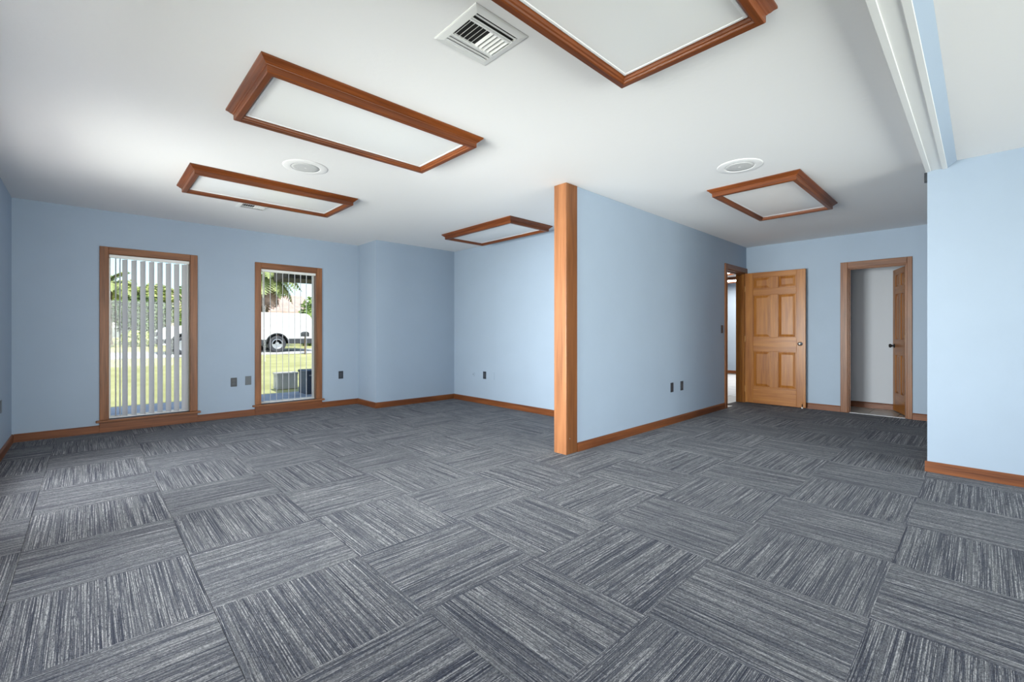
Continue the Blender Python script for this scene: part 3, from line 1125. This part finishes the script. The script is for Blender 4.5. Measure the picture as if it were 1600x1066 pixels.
wall_plate('x', YW, -1, 1.366, 0.456, 'duplex', 'black duplex outlet between the windows, left of the pair')
wall_plate('x', YW, -1, 1.530, 0.466, 'blank', 'dark grey blank plate between the windows, right of the pair', 'plate_grey', 'blank plate')
wall_plate('x', YW, -1, 2.762, 0.460, 'rocker', 'black wall plate just right of the second window')
wall_plate('y', XL, 1, 5.88, 0.452, 'blank', 'grey plate on the left wall at the photo edge', 'plate_grey', 'blank plate')
wall_plate('y', XA, -1, 5.262, 0.442, 'rocker', 'black wall plate on the alcove wall left of the post')
wall_plate('y', XA, -1, 5.072, 0.440, 'blank', 'wall plate painted blue, right of the black one in the alcove', 'blue', 'blank plate')
wall_plate('y', XJ, -1, 6.372, 0.372, 'blank', 'wall plate painted blue on the narrow wall return', 'blue', 'blank plate')
wall_plate('x', YP, -1, 5.088, 0.437, 'duplex', 'black duplex outlet on the partition, left of the pair')
wall_plate('x', YP, -1, 5.343, 0.437, 'rocker', 'black wall plate on the partition, right of the pair')
wall_plate('x', YP, -1, 6.585, 1.145, 'toggle', 'dark light switch left of the open door', 'plate', 'switch')
cjk = empty('cable_jack', (XA, 5.535, 0.438))
tag(cjk, 'round cable plate painted blue, left of the black one in the alcove', 'cable jack')
bm = bmesh.new()
add_lathe(bm, [(0.034, 0.0002), (0.033, 0.004), (0.028, 0.006), (0.0, 0.006)], 24, Matrix.Rotation(-math.pi / 2, 4, 'Y'))
finish('cover', bm, M['blue'], cjk)
bm = bmesh.new()
add_lathe(bm, [(0.005, 0.006), (0.005, 0.012), (0.0, 0.012)], 12, Matrix.Rotation(-math.pi / 2, 4, 'Y'))
finish('connector', bm, M['plate_in'], cjk)

# ------------------------------------------------------------------ outdoors
def gz(y):
    return -0.12 + (max(y, 9.75) - 9.75) * 0.0306


bm = bmesh.new()
ys = [9.75, 12, 14, 16, 18, 20, 22.5, 26, 32, 45, 80]
rows = [[bm.verts.new((x, y, min(gz(y), 0.45))) for x in (-60, -20, -8, 0, 8, 16, 30, 80)] for y in ys]
for a, b in zip(rows[:-1], rows[1:]):
    for i in range(len(a) - 1):
        bm.faces.new((a[i], a[i + 1], b[i + 1], b[i]))
lawn = finish('lawn', bm, M['lawn'])
struct(lawn, 'sunlit yellow-green lawn outside the windows', 'lawn')
pv = boxes('patio_slab', [(-12, 16, YW + T + 0.02, 9.75, -0.3, -0.12)], M['concrete'])
struct(pv, 'shaded grey concrete slab outside the windows', 'patio')
gl = boxes('ground_around', [(-60, XL - T - 0.02, -60, YW + T + 0.02, -0.3, -0.13), (XL - T - 0.02, 80, -60, YB - T - 0.02, -0.3, -0.13)], M['lawn'])
struct(gl, 'lawn around the sides of the building', 'lawn')
bm = bmesh.new()
rr = [bm.verts.new(p) for p in ((-60, 20.0, gz(20) + 0.012), (80, 20.0, gz(20) + 0.012), (80, 23.2, gz(23.2) + 0.012), (-60, 23.2, gz(23.2) + 0.012))]
bm.faces.new(rr)
road = finish('road', bm, M['road'])
struct(road, 'pale concrete street crossing beyond the lawn', 'road')
rf = boxes('roof', [(XL - 0.75, XB + 5.6, YB - 0.75, 7.75, H + 0.125, H + 0.30)], M['siding'])
struct(rf, 'roof and eaves above the room', 'roof')
pr = boxes('porch_roof', [(2.42, 9.0, 8.0, 8.75, 2.015, 2.20)], M['shingle'], None, 0.01)
tag(pr, 'dark porch roof edge outside, top of the right window', 'roof')

# planter and storage box by the slab
pl = empty('garden_planter', (3.08, 10.30, gz(10.30)))
tag(pl, 'light grey concrete planter outside the right window', 'planter')
bm = bmesh.new()
add_box(bm, -0.20, 0.20, -0.15, 0.15, 0, 0.33, 0.012, 2)
finish('planter_body', bm, M['road'], pl)
boxes('planter_rim', [(-0.21, 0.21, -0.16, -0.13, 0.31, 0.35), (-0.21, 0.21, 0.13, 0.16, 0.31, 0.35), (-0.21, -0.18, -0.13, 0.13, 0.31, 0.35), (0.18, 0.21, -0.13, 0.13, 0.31, 0.35)], M['road'], pl, 0.004)
sb = empty('storage_box', (3.36, 9.35, -0.12))
tag(sb, 'dark blue-grey storage box outside the right window', 'box')
boxes('box_body', [(-0.25, 0.25, -0.22, 0.22, 0, 0.42)], M['bluebox'], sb, 0.01, 2)
boxes('box_lid', [(-0.265, 0.265, -0.235, 0.235, 0.42, 0.47)], M['bluebox'], sb, 0.012, 2)
boxes('box_handle', [(-0.2, 0.12, -0.245, -0.222, 0.36, 0.385)], M['road'], sb, 0.004)


# ---------------- white van
def van():
    X0, Y0, Z0 = 1.90, 21.2, gz(21.2) + 0.012
    root = empty('white_van', (X0, Y0, Z0))
    tag(root, 'white cargo van parked on the street outside', 'van')
    fw, rw, wr, ar = 0.80, 4.10, 0.36, 0.45

    def arch(c):
        return [(c + ar * math.cos(a), max(0.36, 0.36 + ar * math.sin(a))) for a in [math.pi * (1 - k / 10) for k in range(11)]]
    prof = [(0.02, 0.40)] + arch(fw)[::1] + arch(rw) + [(5.60, 0.42), (5.64, 0.75), (5.60, 1.35), (5.48, 1.62), (5.30, 1.72), (2.35, 1.74), (2.05, 1.68), (1.30, 1.20), (0.40, 1.08), (0.10, 0.95), (0.0, 0.70)]
    bm = bmesh.new()
    add_prism(bm, prof, 'y', 0.0, 1.85)
    bmesh.ops.triangulate(bm, faces=[f for f in bm.faces if len(f.verts) > 4])
    finish('body', bm, M['carwhite'], root)
    # wheels
    for c in (fw, rw):
        for yy in (-0.03, 1.66):
            w = empty('wheel', (c, yy, wr))
            w.parent = root
            bm = bmesh.new()
            add_lathe(bm, [(0.22, 0.0), (0.30, -0.01), (wr - 0.02, 0.0), (wr, 0.04), (wr, 0.17), (wr - 0.02, 0.20), (0.22, 0.20)], 28, Matrix.Rotation(-math.pi / 2, 4, 'X'))
            finish('tyre', bm, M['cardark'], w, smooth=False)
            bm = bmesh.new()
            add_lathe(bm, [(0.22, 0.19), (0.225, 0.005), (0.20, 0.0), (0.185, 0.03), (0.09, 0.035), (0.07, 0.01), (0.0, 0.005)], 28, Matrix.Rotation(-math.pi / 2, 4, 'X'))
            finish('rim', bm, M['rim'], w)
    prism('windshield', [(1.36, 1.255), (2.03, 1.685), (2.045, 1.665), (1.375, 1.235)], 'y', 0.12, 1.73, M['carglass'], root)
    prism('side_window', [(1.55, 1.22), (2.14, 1.62), (2.75, 1.63), (2.75, 1.22)], 'y', -0.012, 0.0, M['carglass'], root)
    boxes('front_bumper', [(-0.06, 0.30, -0.01, 1.86, 0.42, 0.62)], M['cardark'], root, 0.02)
    boxes('grille', [(-0.015, 0.06, 0.45, 1.4, 0.70, 0.88)], M['cardark'], root, 0.01)
    boxes('headlight', [(0.02, 0.24, -0.012, 0.28, 0.76, 0.94)], M['lens'], root, 0.02)
    boxes('side_skirt', [(fw + ar, rw - ar, -0.012, 0.03, 0.36, 0.56)], M['cardark'], root, 0.01)
    boxes('rear_bumper', [(rw + ar, 5.70, -0.012, 1.86, 0.36, 0.60)], M['cardark'], root, 0.02)
    bm = bmesh.new()
    add_tube(bm, (1.62, -0.02, 1.25), (1.58, -0.18, 1.27), 0.02)
    add_box(bm, 1.50, 1.60, -0.26, -0.12, 1.2, 1.42, 0.02)
    finish('mirror', bm, M['cardark'], root)
    boxes('door_seam', [(2.82, 2.84, -0.004, 0.0, 0.42, 1.66)], M['cardark'], root)
    for c in (fw, rw):
        bm = bmesh.new()
        seg = 16
        pts = [(c + (ar + 0.03) * math.cos(a), 0.36 + (ar + 0.03) * math.sin(a)) for a in [math.pi * k / seg for k in range(seg + 1)]]
        pts += [(c + (ar - 0.01) * math.cos(a), 0.36 + (ar - 0.01) * math.sin(a)) for a in [math.pi * (1 - k / seg) for k in range(seg + 1)]]
        add_prism(bm, pts, 'y', -0.02, 0.02)
        bmesh.ops.triangulate(bm, faces=[f for f in bm.faces if len(f.verts) > 4])
        finish('arch_trim', bm, M['cardark'], root)


van()

# mailbox on a post
mb = empty('mailbox', (6.62, 19.6, gz(19.6)))
tag(mb, 'small dark mailbox on a post in front of the van', 'mailbox')
bm = bmesh.new()
add_tube(bm, (0, 0, 0), (0, 0, 0.75), 0.03)
finish('mailbox_post', bm, M['bark'], mb)
bm = bmesh.new()
pts = [(-0.1, 0.75), (0.1, 0.75), (0.1, 0.86)] + [(0.1 * math.cos(a), 0.86 + 0.1 * math.sin(a)) for a in [math.pi * k / 8 for k in range(1, 8)]] + [(-0.1, 0.86)]
add_prism(bm, pts, 'y', -0.22, 0.22)
finish('mailbox_body', bm, M['cardark'], mb)

# white trailer at the left and house behind
tr = empty('box_trailer', (-0.6, 27.5, gz(27.5)))
tag(tr, 'white box trailer with a grey stripe at the left window edge', 'trailer')
boxes('trailer_body', [(-3.2, 1.22, 0, 2.2, 0.55, 2.05)], M['carwhite'], tr, 0.05, 2)
boxes('trailer_stripe', [(-3.2, 1.225, -0.012, 0.0, 0.95, 1.03)], M['stripe'], tr)
bm = bmesh.new()
add_lathe(bm, [(0, 0), (0.2, 0), (0.33, 0.01), (0.35, 0.05), (0.35, 0.18), (0, 0.2)], 24, Matrix.Translation((-0.8, -0.03, 0.35)) @ Matrix.Rotation(-math.pi / 2, 4, 'X'))
finish('trailer_wheel', bm, M['cardark'], tr)

hs = empty('house', (9.5, 46, 0.4))
tag(hs, 'tan house with a pinkish roof behind the trees', 'house')
boxes('house_wall', [(-6, 6.5, 0, 8, 0, 2.6)], M['tan'], hs)
prism('house_roof', [(-0.6, 2.5), (8.6, 2.5), (8.6, 2.7), (4, 4.6), (-0.6, 2.7)], 'x', -6.6, 7.1, M['roofpink'], hs)
for xx in (-4, -1, 2.5):
    boxes('house_window', [(xx, xx + 1.1, -0.03, 0.0, 0.9, 2.0)], M['carglass'], hs)


# ---------------- vegetation
def foliage_mesh(name, blobs, n, size, mat, parent, seed, flat=0.0):
    rg = random.Random(seed)
    verts, faces = [], []
    tot = sum(b[3] * b[3] for b in blobs)
    for (bx_, by_, bz_, r, sq) in blobs:
        k = int(n * r * r / tot)
        for _ in range(k):
            v = Vector((rg.gauss(0, 1), rg.gauss(0, 1), rg.gauss(0, 1))).normalized()
            rad = r * (0.55 + 0.5 * rg.random())
            c = Vector((bx_ + v.x * rad, by_ + v.y * rad, bz_ + v.z * rad * sq))
            q = (v + Vector((rg.gauss(0, .5), rg.gauss(0, .5), rg.gauss(0, .5)))).to_track_quat('Z', 'Y')
            s = size * rg.uniform(0.6, 1.3)
            b0 = len(verts)
            for (px, py, pz) in ((-s * .5, 0, 0), (0, -s * .35, s * .1), (s * .6, 0, -s * .05), (0, s * .35, s * .1)):
                verts.append(c + q @ Vector((px, py, pz)))
            faces.append((b0, b0 + 1, b0 + 2))
            faces.append((b0, b0 + 2, b0 + 3))
    me = bpy.data.meshes.new(name)
    me.from_pydata([tuple(v) for v in verts], [], faces)
    me.materials.append(mat)
    o = bpy.data.objects.new(name, me)
    COL.objects.link(o)
    o.parent = parent
    return o


def tree(name, x, y, blobs, trunk_h, trunk_r, mat, label, n=2200, size=0.32, seed=1, cat='tree', group=None):
    root = empty(name, (x, y, min(gz(y), 0.45)))
    tag(root, label, cat, group)
    bm = bmesh.new()
    add_tube(bm, (0, 0, -0.02), (0.05, 0, trunk_h), trunk_r, trunk_r * 0.6, 10)
    for k, b in enumerate(blobs[:4]):
        add_tube(bm, (0.03, 0, trunk_h * 0.8), (b[0] * 0.7, b[1] * 0.7, b[2]), trunk_r * 0.45, trunk_r * 0.15, 6)
    finish('trunk' if cat == 'tree' else 'stem', bm, M['bark'], root)
    f = foliage_mesh('foliage', blobs, n, size, mat, root, seed)
    return root


tree('leafy_tree', 10.9, 29.5, [(0, 0, 2.1, 1.15, .9), (-.6, -.3, 1.35, .9, .9), (.6, .2, 1.3, 1.0, .9), (0.0, -.4, .55, .8, .7), (-.9, .1, .4, .6, .7)], 1.7, 0.12, M['leaf_mid'], 'round green tree at the right side of the right window', 3600, 0.24, 3)
tree('hedge_tree', 2.3, 34.2, [(-.5, 0, 1.9, 1.0, 1), (.5, 0, 1.8, 1.0, 1), (0, -.3, .9, 1.1, .8)], 1.6, 0.15, M['leaf_dark'], 'dense dark green tree behind the left window slats', 3600, 0.24, 5)
tree('hedge_tree', 2.6, 39.5, [(-.9, 0, 3.3, 1.1, .8), (.9, 0, 3.2, 1.1, .8), (0, 0, 2.6, 1.4, .8), (-1.3, 0, 2.2, 1.0, .8), (1.4, 0, 2.1, 1.0, .8)], 2.8, 0.15, M['leaf_yellow'], 'yellow-green tree topping the left window view', 4200, 0.28, 6)
tree('hedge_tree', 6.2, 37.0, [(-.8, 0, 3.2, 1.1, .9), (.5, 0, 3.4, 1.1, .9), (-.2, 0, 2.2, 1.3, .9), (-.9, 0, 1.4, 1.1, .8)], 2.6, 0.16, M['leaf_mid'], 'mid green tree above the van bonnet in the left window', 3800, 0.26, 7)
tree('garden_bush', 8.4, 31.6, [(-.5, 0, 1.0, .7, .8), (.4, 0, 1.2, .8, .8), (0, -.2, .5, .8, .6)], 0.8, 0.08, M['leaf_yellow'], 'yellow-green bush rising behind the van', 2200, 0.22, 9, 'bush')
tree('garden_bush', 1.95, 28.6, [(-.4, 0, .35, .5, .8), (.4, 0, .35, .5, .8)], 0.3, 0.05, M['leaf_yellow'], 'low yellow-green bush at the lawn edge in the left window', 1200, 0.16, 10, 'bush')
tree('garden_bush', 9.2, 25.8, [(-.3, 0, .35, .5, .8), (.4, 0, .4, .55, .8)], 0.3, 0.05, M['leaf_dark'], 'low dark bush beyond the rear of the van', 1200, 0.16, 11, 'bush')


def palm(x, y, h, label, seed, nf=26, fl=2.0, skirt=True):
    z0 = min(gz(y), 0.45)
    root = empty('palm_tree', (x, y, z0))
    tag(root, label, 'palm tree', 'palm trees outside')
    bm = bmesh.new()
    for k in range(10):
        add_tube(bm, (0, 0, h * k / 10), (0, 0, h * (k + 1) / 10), 0.20 if k else 0.26, 0.17, 12)
    finish('trunk', bm, M['bark'], root)
    rg = random.Random(seed)

    def frond(el, az, length, mat, nm):
        verts, faces = [], []
        n = 12
        d = Vector((math.cos(az) * math.cos(el), math.sin(az) * math.cos(el), math.sin(el)))
        p = Vector((0, 0, h))
        side = Vector((-math.sin(az), math.cos(az), 0))
        prev = None
        for i in range(n + 1):
            s = i / n
            w = 0.02
            verts.append(p + side * w)
            verts.append(p - side * w)
            if i:
                b = 2 * i
                faces.append((b - 2, b, b + 1, b - 1))
            if i > 1:
                ll = length * 0.30 * math.sin(math.pi * min(1, s * 0.85 + 0.12))
                for sg in (-1, 1):
                    base = len(verts) + 10 ** 6
                    tip = p + side * sg * ll + d * ll * 0.55 + Vector((0, 0, -ll * 0.35))
                    leafq.append((p.copy(), p + d * 0.17, tip))
            p = p + d * (length / n)
            d = (d + Vector((0, 0, -0.13))).normalized()
        for (a, b_, c) in leafq:
            k = len(verts)
            verts.extend([a, b_, c])
            faces.append((k, k + 1, k + 2))
        leafq.clear()
        me = bpy.data.meshes.new(nm)
        me.from_pydata([tuple(v) for v in verts], [], faces)
        me.materials.append(mat)
        o = bpy.data.objects.new(nm, me)
        COL.objects.link(o)
        o.parent = root
    leafq = []
    for k in range(nf):
        frond(rg.uniform(-0.5, 1.2), 2 * math.pi * k / nf + rg.uniform(-.2, .2), fl * rg.uniform(.85, 1.15), M['palm'], 'frond')
    if skirt:
        for k in range(26):
            frond(rg.uniform(-1.35, -0.75), 2 * math.pi * k / 26 + rg.uniform(-.2, .2), fl * rg.uniform(.7, 1.0), M['palmskirt'], 'dry_frond')


palm(6.5, 25.2, 3.7, 'palm tree with a dry skirt in the right window', 21, 56, 1.9)
palm(0.75, 31.6, 3.2, 'palm tree at the left edge of the left window', 22, 24, 1.3, False)
palm(4.5, 29.8, 2.1, 'palm tree with brown dry fronds behind the van bonnet', 23, 24, 1.2)
